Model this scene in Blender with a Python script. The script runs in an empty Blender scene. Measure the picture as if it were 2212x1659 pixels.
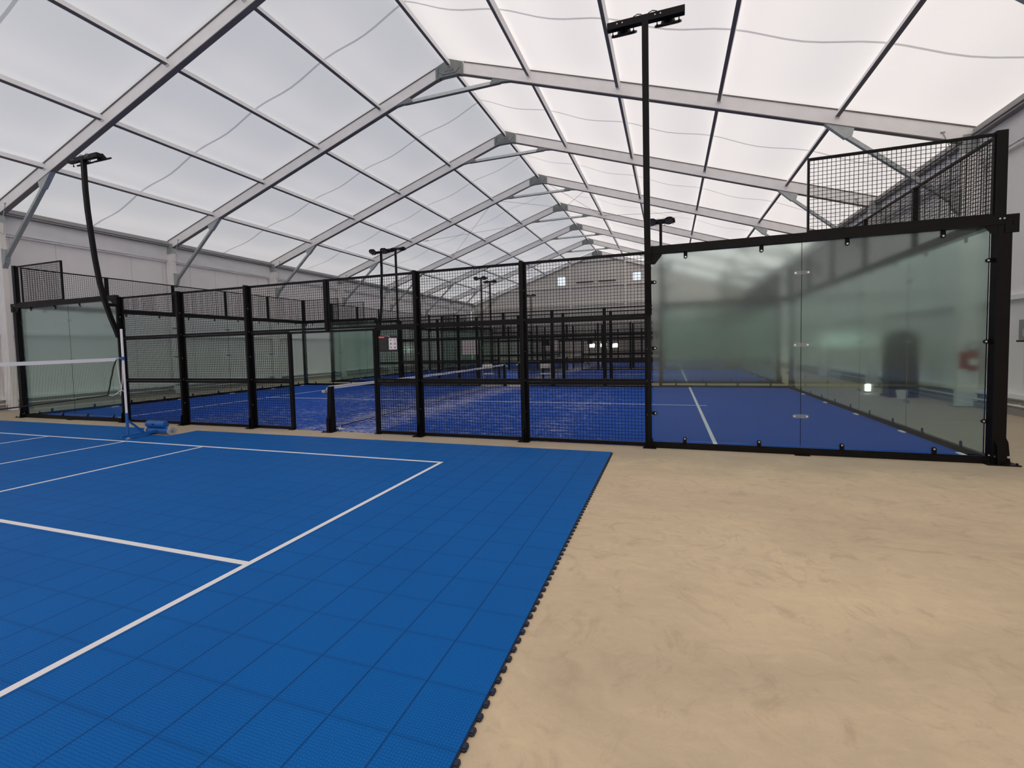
import bpy, bmesh, math, random
from mathutils import Vector, Matrix
random.seed(7)
S = bpy.context.scene
COL = S.collection
PI = math.pi

# ------------------------------------------------------------------ materials
def new_mat(name):
    m = bpy.data.materials.new(name); m.use_nodes = True
    nt = m.node_tree
    for n in list(nt.nodes): nt.nodes.remove(n)
    out = nt.nodes.new('ShaderNodeOutputMaterial')
    return m, nt, out

def N(nt, kind, **kw):
    n = nt.nodes.new(kind)
    for k, v in kw.items():
        if k in n.inputs: n.inputs[k].default_value = v
        else: setattr(n, k, v)
    return n

def srgb(r, g, b):
    f = lambda c: (c/255/12.92) if c/255 <= .04045 else ((c/255+.055)/1.055)**2.4
    return (f(r), f(g), f(b), 1)

def plain(name, col, rough=.5, metal=0., noise=0., scale=4., spec=.5):
    m, nt, out = new_mat(name)
    p = N(nt, 'ShaderNodeBsdfPrincipled', Roughness=rough, Metallic=metal)
    p.inputs['Specular IOR Level'].default_value = spec
    if noise:
        tc = N(nt, 'ShaderNodeTexCoord')
        nz = N(nt, 'ShaderNodeTexNoise', Scale=scale, Detail=4.)
        mp = N(nt, 'ShaderNodeMapRange'); mp.inputs[3].default_value = 1-noise; mp.inputs[4].default_value = 1+noise
        vm = N(nt, 'ShaderNodeVectorMath', operation='SCALE'); vm.inputs[0].default_value = col[:3]
        nt.links.new(tc.outputs['Object'], nz.inputs['Vector'])
        nt.links.new(nz.outputs['Fac'], mp.inputs[0])
        nt.links.new(mp.outputs[0], vm.inputs['Scale'])
        nt.links.new(vm.outputs[0], p.inputs['Base Color'])
    else:
        p.inputs['Base Color'].default_value = col
    nt.links.new(p.outputs[0], out.inputs[0])
    return m

def math_node(nt, op, a, b=None):
    n = N(nt, 'ShaderNodeMath', operation=op)
    for i, v in enumerate((a, b)):
        if v is None: continue
        if isinstance(v, (int, float)): n.inputs[i].default_value = v
        else: nt.links.new(v, n.inputs[i])
    return n.outputs[0]

def seam_mask(nt, coord, spacing, width, offset=0.):
    """1 inside a seam of the given width repeated every `spacing` metres"""
    a = math_node(nt, 'ADD', coord, offset)
    a = math_node(nt, 'DIVIDE', a, spacing)
    a = math_node(nt, 'FRACT', a)
    a = math_node(nt, 'SUBTRACT', a, .5)
    a = math_node(nt, 'ABSOLUTE', a)
    return math_node(nt, 'GREATER_THAN', a, .5-width/2/spacing)

def panel_mat(name, col, axis, spacing, rough=.55):
    """cladding panels with thin vertical joints"""
    m, nt, out = new_mat(name)
    tc = N(nt, 'ShaderNodeTexCoord'); sx = N(nt, 'ShaderNodeSeparateXYZ')
    nt.links.new(tc.outputs['Object'], sx.inputs[0])
    mk = seam_mask(nt, sx.outputs[axis], spacing, .018)
    nz = N(nt, 'ShaderNodeTexNoise', Scale=1.3, Detail=3.)
    nt.links.new(tc.outputs['Object'], nz.inputs['Vector'])
    r = N(nt, 'ShaderNodeMixRGB'); r.inputs[1].default_value = tuple(c*.93 for c in col[:3])+(1,); r.inputs[2].default_value = tuple(c*1.06 for c in col[:3])+(1,)
    nt.links.new(nz.outputs['Fac'], r.inputs[0])
    d = N(nt, 'ShaderNodeMixRGB'); d.inputs[2].default_value = tuple(c*.72 for c in col[:3])+(1,)
    nt.links.new(mk, d.inputs[0]); nt.links.new(r.outputs[0], d.inputs[1])
    p = N(nt, 'ShaderNodeBsdfPrincipled', Roughness=rough)
    nt.links.new(d.outputs[0], p.inputs['Base Color']); nt.links.new(p.outputs[0], out.inputs[0])
    return m

BAY, Y0 = 4.993, 5.787           # spacing of the portal frames, second frame in view
def membrane_mat():
    m, nt, out = new_mat('roof_membrane')
    tc = N(nt, 'ShaderNodeTexCoord'); sx = N(nt, 'ShaderNodeSeparateXYZ')
    nt.links.new(tc.outputs['Object'], sx.inputs[0])
    mk = seam_mask(nt, sx.outputs[1], BAY, .06, -Y0+BAY/2)       # welded double layer in mid bay
    f = math_node(nt, 'MULTIPLY', mk, .9)
    c = N(nt, 'ShaderNodeMixRGB'); c.inputs[1].default_value = (.80, .80, .80, 1); c.inputs[2].default_value = (.36, .36, .37, 1)
    nt.links.new(f, c.inputs[0])
    t = N(nt, 'ShaderNodeBsdfTranslucent'); d = N(nt, 'ShaderNodeBsdfDiffuse', Color=(.86, .86, .86, 1))
    nt.links.new(c.outputs[0], t.inputs[0])
    mx = N(nt, 'ShaderNodeMixShader'); mx.inputs[0].default_value = .6
    nt.links.new(t.outputs[0], mx.inputs[1]); nt.links.new(d.outputs[0], mx.inputs[2])
    nt.links.new(mx.outputs[0], out.inputs[0])
    return m

def concrete_mat():
    m, nt, out = new_mat('concrete_floor')
    tc = N(nt, 'ShaderNodeTexCoord')
    n1 = N(nt, 'ShaderNodeTexNoise', Scale=.55, Detail=7., Roughness=.6, Distortion=.6)
    n2 = N(nt, 'ShaderNodeTexNoise', Scale=5.5, Detail=6., Roughness=.65, Distortion=1.2)
    n3 = N(nt, 'ShaderNodeTexNoise', Scale=60., Detail=3.)
    mp = N(nt, 'ShaderNodeMapping'); mp.inputs['Scale'].default_value = (1., 1.7, 1.)
    nt.links.new(tc.outputs['Object'], mp.inputs[0])
    for n in (n1, n2, n3): nt.links.new(mp.outputs[0], n.inputs['Vector'])
    cr = N(nt, 'ShaderNodeValToRGB')
    e = cr.color_ramp.elements
    e[0].position, e[0].color = .34, (.53, .42, .29, 1)
    e[1].position, e[1].color = .66, (.745, .585, .385, 1)
    a = math_node(nt, 'MULTIPLY', n1.outputs['Fac'], .62); b = math_node(nt, 'MULTIPLY', n2.outputs['Fac'], .30)
    c = math_node(nt, 'MULTIPLY', n3.outputs['Fac'], .08)
    s = math_node(nt, 'ADD', math_node(nt, 'ADD', a, b), c)
    nt.links.new(s, cr.inputs[0])
    # a few darker scuffs
    n4 = N(nt, 'ShaderNodeTexNoise', Scale=2.3, Detail=5., Roughness=.7, Distortion=2.5)
    nt.links.new(tc.outputs['Object'], n4.inputs['Vector'])
    r2 = N(nt, 'ShaderNodeMapRange'); r2.inputs[1].default_value = .53; r2.inputs[2].default_value = .70; r2.inputs[4].default_value = .45
    nt.links.new(n4.outputs['Fac'], r2.inputs[0])
    mx = N(nt, 'ShaderNodeMixRGB'); mx.inputs[2].default_value = (.40, .305, .205, 1)
    nt.links.new(r2.outputs[0], mx.inputs[0]); nt.links.new(cr.outputs[0], mx.inputs[1])
    # trodden grey dirt along the court fence
    sx = N(nt, 'ShaderNodeSeparateXYZ'); nt.links.new(tc.outputs['Object'], sx.inputs[0])
    n5 = N(nt, 'ShaderNodeTexNoise', Scale=1.1, Detail=6., Roughness=.62, Distortion=1.); nt.links.new(tc.outputs['Object'], n5.inputs['Vector'])
    yy = math_node(nt, 'ADD', sx.outputs[1], math_node(nt, 'MULTIPLY', n5.outputs['Fac'], 2.2))
    r3 = N(nt, 'ShaderNodeMapRange'); r3.inputs[1].default_value = -.35; r3.inputs[2].default_value = .9; r3.inputs[4].default_value = .6; r3.interpolation_type = 'SMOOTHSTEP'
    nt.links.new(yy, r3.inputs[0])
    mx2 = N(nt, 'ShaderNodeMixRGB'); mx2.inputs[2].default_value = (.36, .305, .235, 1)
    nt.links.new(r3.outputs[0], mx2.inputs[0]); nt.links.new(mx.outputs[0], mx2.inputs[1])
    p = N(nt, 'ShaderNodeBsdfPrincipled', Roughness=.72)
    p.inputs['Specular IOR Level'].default_value = .25
    nt.links.new(mx2.outputs[0], p.inputs['Base Color'])
    bp = N(nt, 'ShaderNodeBump', Strength=.08, Distance=.01); nt.links.new(n3.outputs['Fac'], bp.inputs['Height'])
    nt.links.new(bp.outputs[0], p.inputs['Normal']); nt.links.new(p.outputs[0], out.inputs[0])
    return m

def turf_mat():
    m, nt, out = new_mat('blue_turf')
    tc = N(nt, 'ShaderNodeTexCoord'); sx = N(nt, 'ShaderNodeSeparateXYZ')
    nt.links.new(tc.outputs['Object'], sx.inputs[0])
    def noise(scale, sc, det=5., dist=.8):
        mp = N(nt, 'ShaderNodeMapping'); mp.inputs['Scale'].default_value = sc
        nt.links.new(tc.outputs['Object'], mp.inputs[0])
        n = N(nt, 'ShaderNodeTexNoise', Scale=scale, Detail=det, Roughness=.6, Distortion=dist)
        nt.links.new(mp.outputs[0], n.inputs['Vector']); return n.outputs['Fac']
    big = noise(.35, (1, 1, 1), 3.); streak = noise(3.2, (1.0, 2.6, 1), 6., 1.4); fine = noise(14., (1., 2.2, 1), 4., .5); grain = noise(70., (1, 1, 1), 2.)
    base = N(nt, 'ShaderNodeMixRGB'); base.inputs[1].default_value = (.010, .062, .33, 1); base.inputs[2].default_value = (.016, .088, .42, 1)
    nt.links.new(streak, base.inputs[0])
    # sand lies thick along the net and thins out towards the end walls
    ax = math_node(nt, 'ABSOLUTE', sx.outputs[0])
    near = N(nt, 'ShaderNodeMapRange'); near.inputs[1].default_value = 4.2; near.inputs[2].default_value = 7.6; near.inputs[3].default_value = .085; near.inputs[4].default_value = -.06
    nt.links.new(ax, near.inputs[0])
    band = N(nt, 'ShaderNodeMapRange'); band.inputs[1].default_value = .15; band.inputs[2].default_value = .75; band.inputs[3].default_value = .07; band.inputs[4].default_value = 0.
    nt.links.new(math_node(nt, 'ABSOLUTE', math_node(nt, 'SUBTRACT', ax, .45)), band.inputs[0])
    s = math_node(nt, 'ADD', math_node(nt, 'MULTIPLY', streak, .50), math_node(nt, 'MULTIPLY', fine, .34))
    s = math_node(nt, 'ADD', s, math_node(nt, 'MULTIPLY', big, .16))
    s = math_node(nt, 'ADD', s, near.outputs[0]); s = math_node(nt, 'ADD', s, band.outputs[0])
    r = N(nt, 'ShaderNodeMapRange'); r.inputs[1].default_value = .60; r.inputs[2].default_value = .69; r.inputs[3].default_value = 0.; r.inputs[4].default_value = .80
    nt.links.new(s, r.inputs[0])
    mx = N(nt, 'ShaderNodeMixRGB'); mx.inputs[2].default_value = (.40, .40, .52, 1)
    nt.links.new(r.outputs[0], mx.inputs[0]); nt.links.new(base.outputs[0], mx.inputs[1])
    g = N(nt, 'ShaderNodeMapRange'); g.inputs[3].default_value = .8; g.inputs[4].default_value = 1.2
    nt.links.new(grain, g.inputs[0])
    vm = N(nt, 'ShaderNodeVectorMath', operation='SCALE')
    nt.links.new(mx.outputs[0], vm.inputs[0]); nt.links.new(g.outputs[0], vm.inputs['Scale'])
    p = N(nt, 'ShaderNodeBsdfPrincipled', Roughness=.9); p.inputs['Specular IOR Level'].default_value = .1
    nt.links.new(vm.outputs[0], p.inputs['Base Color'])
    nt.links.new(p.outputs[0], out.inputs[0])
    return m

TILE = .3048
def sport_tile_mat():
    m, nt, out = new_mat('sport_tile')
    tc = N(nt, 'ShaderNodeTexCoord'); sx = N(nt, 'ShaderNodeSeparateXYZ')
    nt.links.new(tc.outputs['Object'], sx.inputs[0])
    gx = seam_mask(nt, sx.outputs[0], TILE, .0045); gy = seam_mask(nt, sx.outputs[1], TILE, .0030)
    fx = seam_mask(nt, sx.outputs[0], TILE, .020); fy = seam_mask(nt, sx.outputs[1], TILE, .030)
    seam = math_node(nt, 'MAXIMUM', gx, math_node(nt, 'MULTIPLY', gy, .55))
    soft = math_node(nt, 'MAXIMUM', fx, fy)
    # each tile a little different
    fl = N(nt, 'ShaderNodeVectorMath', operation='FLOOR'); dv = N(nt, 'ShaderNodeVectorMath', operation='SCALE'); dv.inputs['Scale'].default_value = 1/TILE
    nt.links.new(tc.outputs['Object'], dv.inputs[0]); nt.links.new(dv.outputs[0], fl.inputs[0])
    wn = N(nt, 'ShaderNodeTexWhiteNoise'); nt.links.new(fl.outputs[0], wn.inputs['Vector'])
    tv = N(nt, 'ShaderNodeMapRange'); tv.inputs[3].default_value = .985; tv.inputs[4].default_value = 1.015
    nt.links.new(wn.outputs['Value'], tv.inputs[0])
    nz = N(nt, 'ShaderNodeTexNoise', Scale=1.1, Detail=3.); nt.links.new(tc.outputs['Object'], nz.inputs['Vector'])
    bc = N(nt, 'ShaderNodeMixRGB'); bc.inputs[1].default_value = (.0025, .105, .385, 1); bc.inputs[2].default_value = (.0035, .128, .45, 1)
    nt.links.new(nz.outputs['Fac'], bc.inputs[0])
    # embossed open grid of small cells
    vo = N(nt, 'ShaderNodeTexVoronoi', Scale=72., Randomness=.35); vo.feature = 'DISTANCE_TO_EDGE'
    nt.links.new(tc.outputs['Object'], vo.inputs['Vector'])
    cell = N(nt, 'ShaderNodeMapRange'); cell.inputs[1].default_value = .0; cell.inputs[2].default_value = .22; cell.inputs[3].default_value = .70; cell.inputs[4].default_value = 1.10
    nt.links.new(vo.outputs['Distance'], cell.inputs[0])
    k = math_node(nt, 'MULTIPLY', tv.outputs[0], cell.outputs[0])
    k = math_node(nt, 'MULTIPLY', k, math_node(nt, 'SUBTRACT', 1., math_node(nt, 'MULTIPLY', soft, .07)))
    vm = N(nt, 'ShaderNodeVectorMath', operation='SCALE')
    nt.links.new(bc.outputs[0], vm.inputs[0]); nt.links.new(k, vm.inputs['Scale'])
    mx = N(nt, 'ShaderNodeMixRGB'); mx.inputs[2].default_value = (.004, .026, .10, 1)
    nt.links.new(math_node(nt, 'MULTIPLY', seam, .9), mx.inputs[0]); nt.links.new(vm.outputs[0], mx.inputs[1])
    p = N(nt, 'ShaderNodeBsdfPrincipled', Roughness=.6); p.inputs['Specular IOR Level'].default_value = .10
    nt.links.new(mx.outputs[0], p.inputs['Base Color'])
    bp = N(nt, 'ShaderNodeBump', Strength=.35, Distance=.003); nt.links.new(vo.outputs['Distance'], bp.inputs['Height'])
    nt.links.new(bp.outputs[0], p.inputs['Normal'])
    nt.links.new(p.outputs[0], out.inputs[0])
    return m

def glass_mat(name, lo, hi):
    """toughened glass, green in the mass; condensation fogs the upper part of every pane"""
    m, nt, out = new_mat(name)
    g = N(nt, 'ShaderNodeNewGeometry'); sx = N(nt, 'ShaderNodeSeparateXYZ')
    nt.links.new(g.outputs['Position'], sx.inputs[0])
    nz = N(nt, 'ShaderNodeTexNoise', Scale=.9, Detail=3.); nt.links.new(g.outputs['Position'], nz.inputs['Vector'])
    z = math_node(nt, 'ADD', sx.outputs[2], math_node(nt, 'MULTIPLY', nz.outputs['Fac'], .5))
    r = N(nt, 'ShaderNodeMapRange'); r.inputs[1].default_value = 1.1; r.inputs[2].default_value = 1.9; r.inputs[3].default_value = lo; r.inputs[4].default_value = hi
    nt.links.new(z, r.inputs[0])
    gl = N(nt, 'ShaderNodeBsdfGlass', IOR=1.44, Color=(.86, .922, .90, 1))
    nt.links.new(r.outputs[0], gl.inputs['Roughness'])
    d = N(nt, 'ShaderNodeBsdfDiffuse', Color=(.45, .5, .48, 1))
    mx = N(nt, 'ShaderNodeMixShader'); mx.inputs[0].default_value = .012
    nt.links.new(gl.outputs[0], mx.inputs[1]); nt.links.new(d.outputs[0], mx.inputs[2])
    nt.links.new(mx.outputs[0], out.inputs[0])
    return m

def window_mat():
    m, nt, out = new_mat('window_pane')
    t = N(nt, 'ShaderNodeBsdfTransparent', Color=(.86, .9, .95, 1)); g = N(nt, 'ShaderNodeBsdfGlossy', Roughness=.05)
    mx = N(nt, 'ShaderNodeMixShader'); mx.inputs[0].default_value = .06
    nt.links.new(t.outputs[0], mx.inputs[1]); nt.links.new(g.outputs[0], mx.inputs[2]); nt.links.new(mx.outputs[0], out.inputs[0])
    return m

def clear_mat():
    m, nt, out = new_mat('clear_bracket')
    t = N(nt, 'ShaderNodeBsdfTransparent', Color=(.85, .87, .86, 1)); g = N(nt, 'ShaderNodeBsdfPrincipled', Roughness=.25)
    g.inputs['Base Color'].default_value = (.6, .62, .6, 1)
    mx = N(nt, 'ShaderNodeMixShader'); mx.inputs[0].default_value = .22
    nt.links.new(t.outputs[0], mx.inputs[1]); nt.links.new(g.outputs[0], mx.inputs[2]); nt.links.new(mx.outputs[0], out.inputs[0])
    return m

def emit_mat(name, col, k):
    m, nt, out = new_mat(name)
    e = N(nt, 'ShaderNodeEmission', Color=col, Strength=k); nt.links.new(e.outputs[0], out.inputs[0]); return m

M = dict(
    membrane=membrane_mat(), concrete=concrete_mat(), turf=turf_mat(), tile=sport_tile_mat(), glass=glass_mat('fogged_glass', .025, .12), end_glass=glass_mat('lightly_fogged_glass', .025, .05), pane=window_mat(),
    black=plain('black_powder_coat', (.0038, .0030, .0032, 1), .45, 0, .15, 6, .18),
    wire=plain('black_wire', (.005, .0042, .0042, 1), .6, spec=.2),
    alu=plain('mill_aluminium', (.87, .85, .84, 1), .55, .05, .10, 3.),
    eave=plain('eave_profile', (.40, .385, .375, 1), .5, .05, .1, 3.), bracket=plain('bracket_steel', (.22, .235, .23, 1), .5, .3, .3, 12.),
    pale_galv=plain('pale_galvanised', (.58, .62, .61, 1), .45, .3, .2, 6.),
    shaded_flange=plain('flange_shade', (.16, .145, .145, 1), .5, .1, .15, 3.),  # darkened so the colour carries the shade on flanges and undersides
    galv=plain('galvanised_steel', (.40, .43, .425, 1), .45, .4, .25, 9.),
    white_alu=plain('white_column', (.82, .77, .70, 1), .5, 0, .05, 3.),
    left=panel_mat('grey_cladding', (.86, .82, .80, 1), 1, 1.12),
    right=panel_mat('pale_cladding', (.84, .83, .80, 1), 1, 1.12),
    gable=panel_mat('gable_cladding', (.70, .655, .60, 1), 0, 1.0),
    fabric=plain('valance_fabric', (.80, .78, .77, 1), .8, 0, .08, 2.2),
    kerb=plain('kerb_concrete', (.33, .30, .28, 1), .8, 0, .2, 4),
    white=plain('white_paint', (.86, .84, .86, 1), .5),
    line=plain('white_line', (.82, .80, .80, 1), .7, 0, .05, 20.),
    tline=plain('turf_line', (.66, .68, .76, 1), .9, 0, .18, 12.),
    blue=plain('blue_enamel', (.012, .12, .42, 1), .4),
    loop=plain('dark_blue_plastic', (.006, .012, .035, 1), .45),
    rope=plain('white_cord', (.72, .70, .64, 1), .9),
    cord=plain('black_cord', (.01, .01, .01, 1), .8),
    screw=plain('steel_screw', (.75, .75, .75, 1), .3, .9),
    plate=plain('clear_bracket', (.55, .57, .55, 1), .35, .5),
    clear=clear_mat(), lowpane=emit_mat('daylit_window', (.95, 1., .92, 1), 85.),
    lens=plain('lamp_lens', (.085, .075, .08, 1), .35),
    sign=plain('sign_black', (.012, .009, .009, 1), .6),
    red=plain('sign_red', (.65, .05, .03, 1), .5),
    paper=plain('white_sheet', (.85, .78, .78, 1), .7),
    ink=plain('printed_ink', (.06, .035, .035, 1), .7),
    greytext=plain('grey_print', (.075, .06, .06, 1), .7),
    board=plain('pale_board', (.78, .68, .66, 1), .7),
    ext_red=plain('extinguisher_red', (.35, .018, .015, 1), .4),
    rubber=plain('grey_rubber', (.42, .40, .38, 1), .7),
    dark=plain('dark_navy_cover', (.006, .008, .018, 1), .6),
    box=plain('grey_box', (.30, .29, .28, 1), .5),
    chair=plain('chair_white', (.85, .80, .74, 1), .5),
    chairleg=plain('chair_steel', (.55, .53, .50, 1), .35, .7),
    heater=plain('heater_black', (.015, .013, .013, 1), .5),
    glow=emit_mat('lit_lamp', (1., .97, .85, 1), 9.),
)

# ------------------------------------------------------------------ mesh helpers
class MB:
    """collects boxes, bars, tubes and plates, then links them as one mesh object"""
    def __init__(s): s.v, s.f = [], []
    def add(s, vs, fs):
        b = len(s.v); s.v += [tuple(v) for v in vs]; s.f += [tuple(b+i for i in f) for f in fs]; return s
    def box(s, x0, y0, z0, x1, y1, z1):
        vs = [(x, y, z) for z in (z0, z1) for y in (y0, y1) for x in (x0, x1)]
        return s.add(vs, [(0, 2, 3, 1), (4, 5, 7, 6), (0, 1, 5, 4), (2, 6, 7, 3), (0, 4, 6, 2), (1, 3, 7, 5)])
    def bar(s, a, b, w, h, up=(0, 0, 1)):
        a, b = Vector(a), Vector(b); d = (b-a).normalized(); u = Vector(up); r = d.cross(u)
        if r.length < 1e-5: r = d.cross(Vector((0, 1, 0)))
        r.normalize(); u = r.cross(d)
        vs = [p+r*sx*w/2+u*sy*h/2 for p in (a, b) for sx, sy in ((-1, -1), (1, -1), (1, 1), (-1, 1))]
        return s.add(vs, [(0, 3, 2, 1), (4, 5, 6, 7), (0, 1, 5, 4), (1, 2, 6, 5), (2, 3, 7, 6), (3, 0, 4, 7)])
    def tube(s, pts, r, n=8, cap=True):
        pts = [Vector(p) for p in pts]; rings = []; prev = None
        for i, p in enumerate(pts):
            d = (pts[min(i+1, len(pts)-1)]-pts[max(i-1, 0)]).normalized()
            if prev is None:
                q = d.cross(Vector((0, 0, 1)))
                if q.length < 1e-3: q = d.cross(Vector((1, 0, 0)))
            else: q = prev-d*prev.dot(d)
            q.normalize(); prev = q; w = d.cross(q)
            rr = r[i] if isinstance(r, (list, tuple)) else r
            rings.append([p+(q*math.cos(2*PI*k/n)+w*math.sin(2*PI*k/n))*rr for k in range(n)])
        b = [v for ring in rings for v in ring]; fs = []
        for i in range(len(pts)-1):
            for k in range(n):
                fs.append((i*n+k, i*n+(k+1) % n, (i+1)*n+(k+1) % n, (i+1)*n+k))
        if cap: fs += [tuple(range(n-1, -1, -1)), tuple((len(pts)-1)*n+k for k in range(n))]
        return s.add(b, fs)
    def prism(s, poly, axis, a, b):
        """polygon extruded along an axis; the polygon gives the other two coordinates"""
        n = len(poly)
        def P(p, t): return {0: (t, p[0], p[1]), 1: (p[0], t, p[1]), 2: (p[0], p[1], t)}[axis]
        vs = [P(p, a) for p in poly]+[P(p, b) for p in poly]
        fs = [tuple(range(n)), tuple(range(2*n-1, n-1, -1))]+[(i, (i+1) % n, n+(i+1) % n, n+i) for i in range(n)]
        return s.add(vs, fs)
    def ring(s, c, R, r, axis, n=20, m=6):
        pts = []
        for k in range(n+1):
            t = 2*PI*k/n
            o = {0: (0, math.cos(t), math.sin(t)), 1: (math.cos(t), 0, math.sin(t)), 2: (math.cos(t), math.sin(t), 0)}[axis]
            pts.append(tuple(c[i]+R*o[i] for i in range(3)))
        return s.tube(pts, r, m, False)
    def build(s, name, mat, parent=None, smooth=False, bevel=0., loc=None):
        me = bpy.data.meshes.new(name)
        me.from_pydata(s.v, [], s.f)
        bm = bmesh.new(); bm.from_mesh(me)
        bmesh.ops.recalc_face_normals(bm, faces=bm.faces); bm.to_mesh(me); bm.free()
        me.materials.append(M[mat] if isinstance(mat, str) else mat)
        if smooth:
            for p in me.polygons: p.use_smooth = True
        o = bpy.data.objects.new(name, me); COL.objects.link(o)
        if parent is not None: o.parent = parent
        if loc is not None: o.location = loc
        if bevel:
            md = o.modifiers.new('edge', 'BEVEL'); md.width = bevel; md.segments = 2; md.limit_method = 'ANGLE'
        return o

def tag(o, label=None, cat=None, group=None, kind=None):
    if label: o['label'] = label
    if cat: o['category'] = cat
    if group: o['group'] = group
    if kind: o['kind'] = kind
    return o
def thing(name, label, cat, loc=(0, 0, 0), rz=0., group=None):
    o = bpy.data.objects.new(name, None); COL.objects.link(o); o.empty_display_size = .2
    o.location = loc; o.rotation_euler = (0, 0, rz)
    return tag(o, label, cat, group)
KIDS = {}
def kids(o): return [c for c in bpy.data.objects if c.parent == o]
def dup(root, loc, rz, label):
    """a copy of a thing with copies of its parts and their sub-parts"""
    r = root.copy(); COL.objects.link(r); r.location = loc; r.rotation_euler = (0, 0, rz); r['label'] = label
    if root not in KIDS: KIDS[root] = [(c, kids(c)) for c in kids(root)]
    for ch, subs in KIDS[root]:
        c = ch.copy(); COL.objects.link(c); c.parent = r
        for g in subs:
            d = g.copy(); COL.objects.link(d); d.parent = c
    return r
def struct(o): o['kind'] = 'structure'; return o

# ------------------------------------------------------------------ the hall
HALF = 12.85                        # inner face of the side walls
RIDGE, SLOPE = 10.18, .334
YA, YB = Y0-4*BAY, Y0+6*BAY         # rear and far gables
def zp(x): return RIDGE-SLOPE*abs(x)   # underside of the purlins

struct(MB().box(-HALF-.3, YA-.3, -.25, HALF+.3, YB+.4, 0).build('floor', 'concrete'))

# roof skin: one sheet sagging a little between the purlins
XS = [-12.86, -12.6, -10.05, -7.5, -5., -2.5, 0., 2.5, 5., 7.5, 10.05, 12.6, 12.86]
b = MB(); xs = []
for i in range(len(XS)-1):
    k = 8 if XS[i+1]-XS[i] > 1 else 1
    for j in range(k): xs.append((XS[i]+(XS[i+1]-XS[i])*j/k, j/k if k > 1 else 0))
xs.append((XS[-1], 0.))
ys = [YA+BAY*i/8 for i in range(10*8+1)]
for y in ys:
    t = ((y-Y0)/BAY) % 1.
    for x, u in xs:
        b.v.append((x, y, zp(x)+.225-.11*math.sin(PI*u)**2*min(1., 2.2*math.sin(PI*t))))
n = len(xs)
for j in range(len(ys)-1):
    for i in range(n-1): b.f.append((j*n+i, j*n+i+1, (j+1)*n+i+1, (j+1)*n+i))
struct(b.build('ceiling', 'membrane', smooth=True))

for side, sx, mat in (('left', -1, 'left'), ('right', 1, 'right')):
    w = MB(); xa, xb = sorted((sx*HALF, sx*(HALF+.12)))
    w.box(xa, YA, 0, xb, YB, 6.12)
    struct(w.build('wall_'+side, mat))
    # kerb with a step along the foot of the wall
    k = MB(); k.box(*(min(sx*12.72, sx*HALF), YA, 0, max(sx*12.72, sx*HALF), YB, .13)); k.box(min(sx*12.79, sx*HALF), YA, .13, max(sx*12.79, sx*HALF), YB, .27)
    struct(k.build('baseboard_'+side, 'kerb'))
    cd = MB(); cd.tube([(sx*12.70, YA, .20), (sx*12.70, YB, .20)], .018, 8)
    for q in range(30): cd.box(min(sx*12.69, sx*12.8), YA+.6+q*1.8, .18, max(sx*12.69, sx*12.8), YA+.64+q*1.8, .22)
    struct(cd.build('trim_%d' % (1 if sx < 0 else 2), 'white_alu'))
    # rails carrying the cladding
    g = MB()
    for z in (.37, 2.34, 5.35): g.box(min(sx*12.74, sx*HALF), YA, z-.045, max(sx*12.74, sx*HALF), YB, z+.045)
    struct(g.build('trim_%d' % (3 if sx < 0 else 4), 'alu'))
    # pleated white valance under the eave
    v = MB(); L = []
    NY = 440
    for i in range(NY+1):
        y = YA+(YB-YA)*i/NY; t = ((y-Y0)/BAY) % 1.
        e = .02*math.sin(y*7.1)+.012*math.sin(y*17.3+1)
        edge = min(t, 1-t)
        L.append([(sx*(12.70+e*max(0, 1-edge*4)+.012*math.sin(j*1.7+y*3)), y, 5.36+.62*j/5) for j in range(6)])
    for i in range(NY+1): v.v += L[i]
    for i in range(NY):
        for j in range(5): v.f.append((i*6+j, i*6+j+1, (i+1)*6+j+1, (i+1)*6+j))
    struct(v.build('trim_%d' % (5 if sx < 0 else 6), 'fabric', smooth=True))

# gables; the far one has five small windows
def gable(name, y, th, mat, holes):
    g = MB()
    cuts = sorted(set([-HALF, 0., HALF]+[h[0] for h in holes]+[h[1] for h in holes]))
    for a, c in zip(cuts, cuts[1:]):
        hs = sorted([h for h in holes if h[0] <= a+1e-6 and h[1] >= c-1e-6], key=lambda h: h[2])
        z = 0.
        for h in hs:
            g.prism([(a, z), (c, z), (c, h[2]), (a, h[2])], 1, y, y+th); z = h[3]
        g.prism([(a, z), (c, z), (c, zp(c)+.2), (a, zp(a)+.2)], 1, y, y+th)
    return struct(g.build(name, mat))
WIN = [(-3.83, -2.98, 7.28, 8.17), (3.13, 3.93, 7.33, 8.13), (-.90, -.27, 1.33, 1.75), (.16, .82, 1.33, 1.75), (1.24, 1.88, 1.31, 1.73)]
gable('wall_far', YB+.12, .15, 'gable', WIN)
struct(MB().add([(-HALF, YA, 0), (HALF, YA, 0), (HALF, YA, zp(HALF)+.2), (0, YA, RIDGE+.2), (-HALF, YA, zp(HALF)+.2)], [(0, 1, 2, 3, 4)]).build('wall_rear', 'membrane'))  # unseen rear gable, made translucent and set near to add fill light
for i, (x0, x1, z0, z1) in enumerate(WIN):
    f = MB(); t = .05
    for q in ((x0, z0, x1, z0+t), (x0, z1-t, x1, z1), (x0, z0, x0+t, z1), (x1-t, z0, x1, z1)):
        f.box(q[0], YB+.08, q[1], q[2], YB+.2, q[3])
    fo = struct(f.build('window_%d' % (i+1), 'white_alu'))
    MB().box(x0+t, YB+.14, z0+t, x1-t, YB+.15, z1-t).build('pane', 'pane' if i < 2 else 'lowpane', fo)
gt = MB()
for z in (7.12, 5.45, 2.6, .35): gt.box(-12.7, YB-.02, z-.06, 12.7, YB+.12, z+.06)
struct(gt.build('trim_7', 'white_alu'))
struct(MB().box(-12.7, YB-.06, 0, 12.7, YB+.12, .14).build('baseboard_far', 'kerb'))
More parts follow.
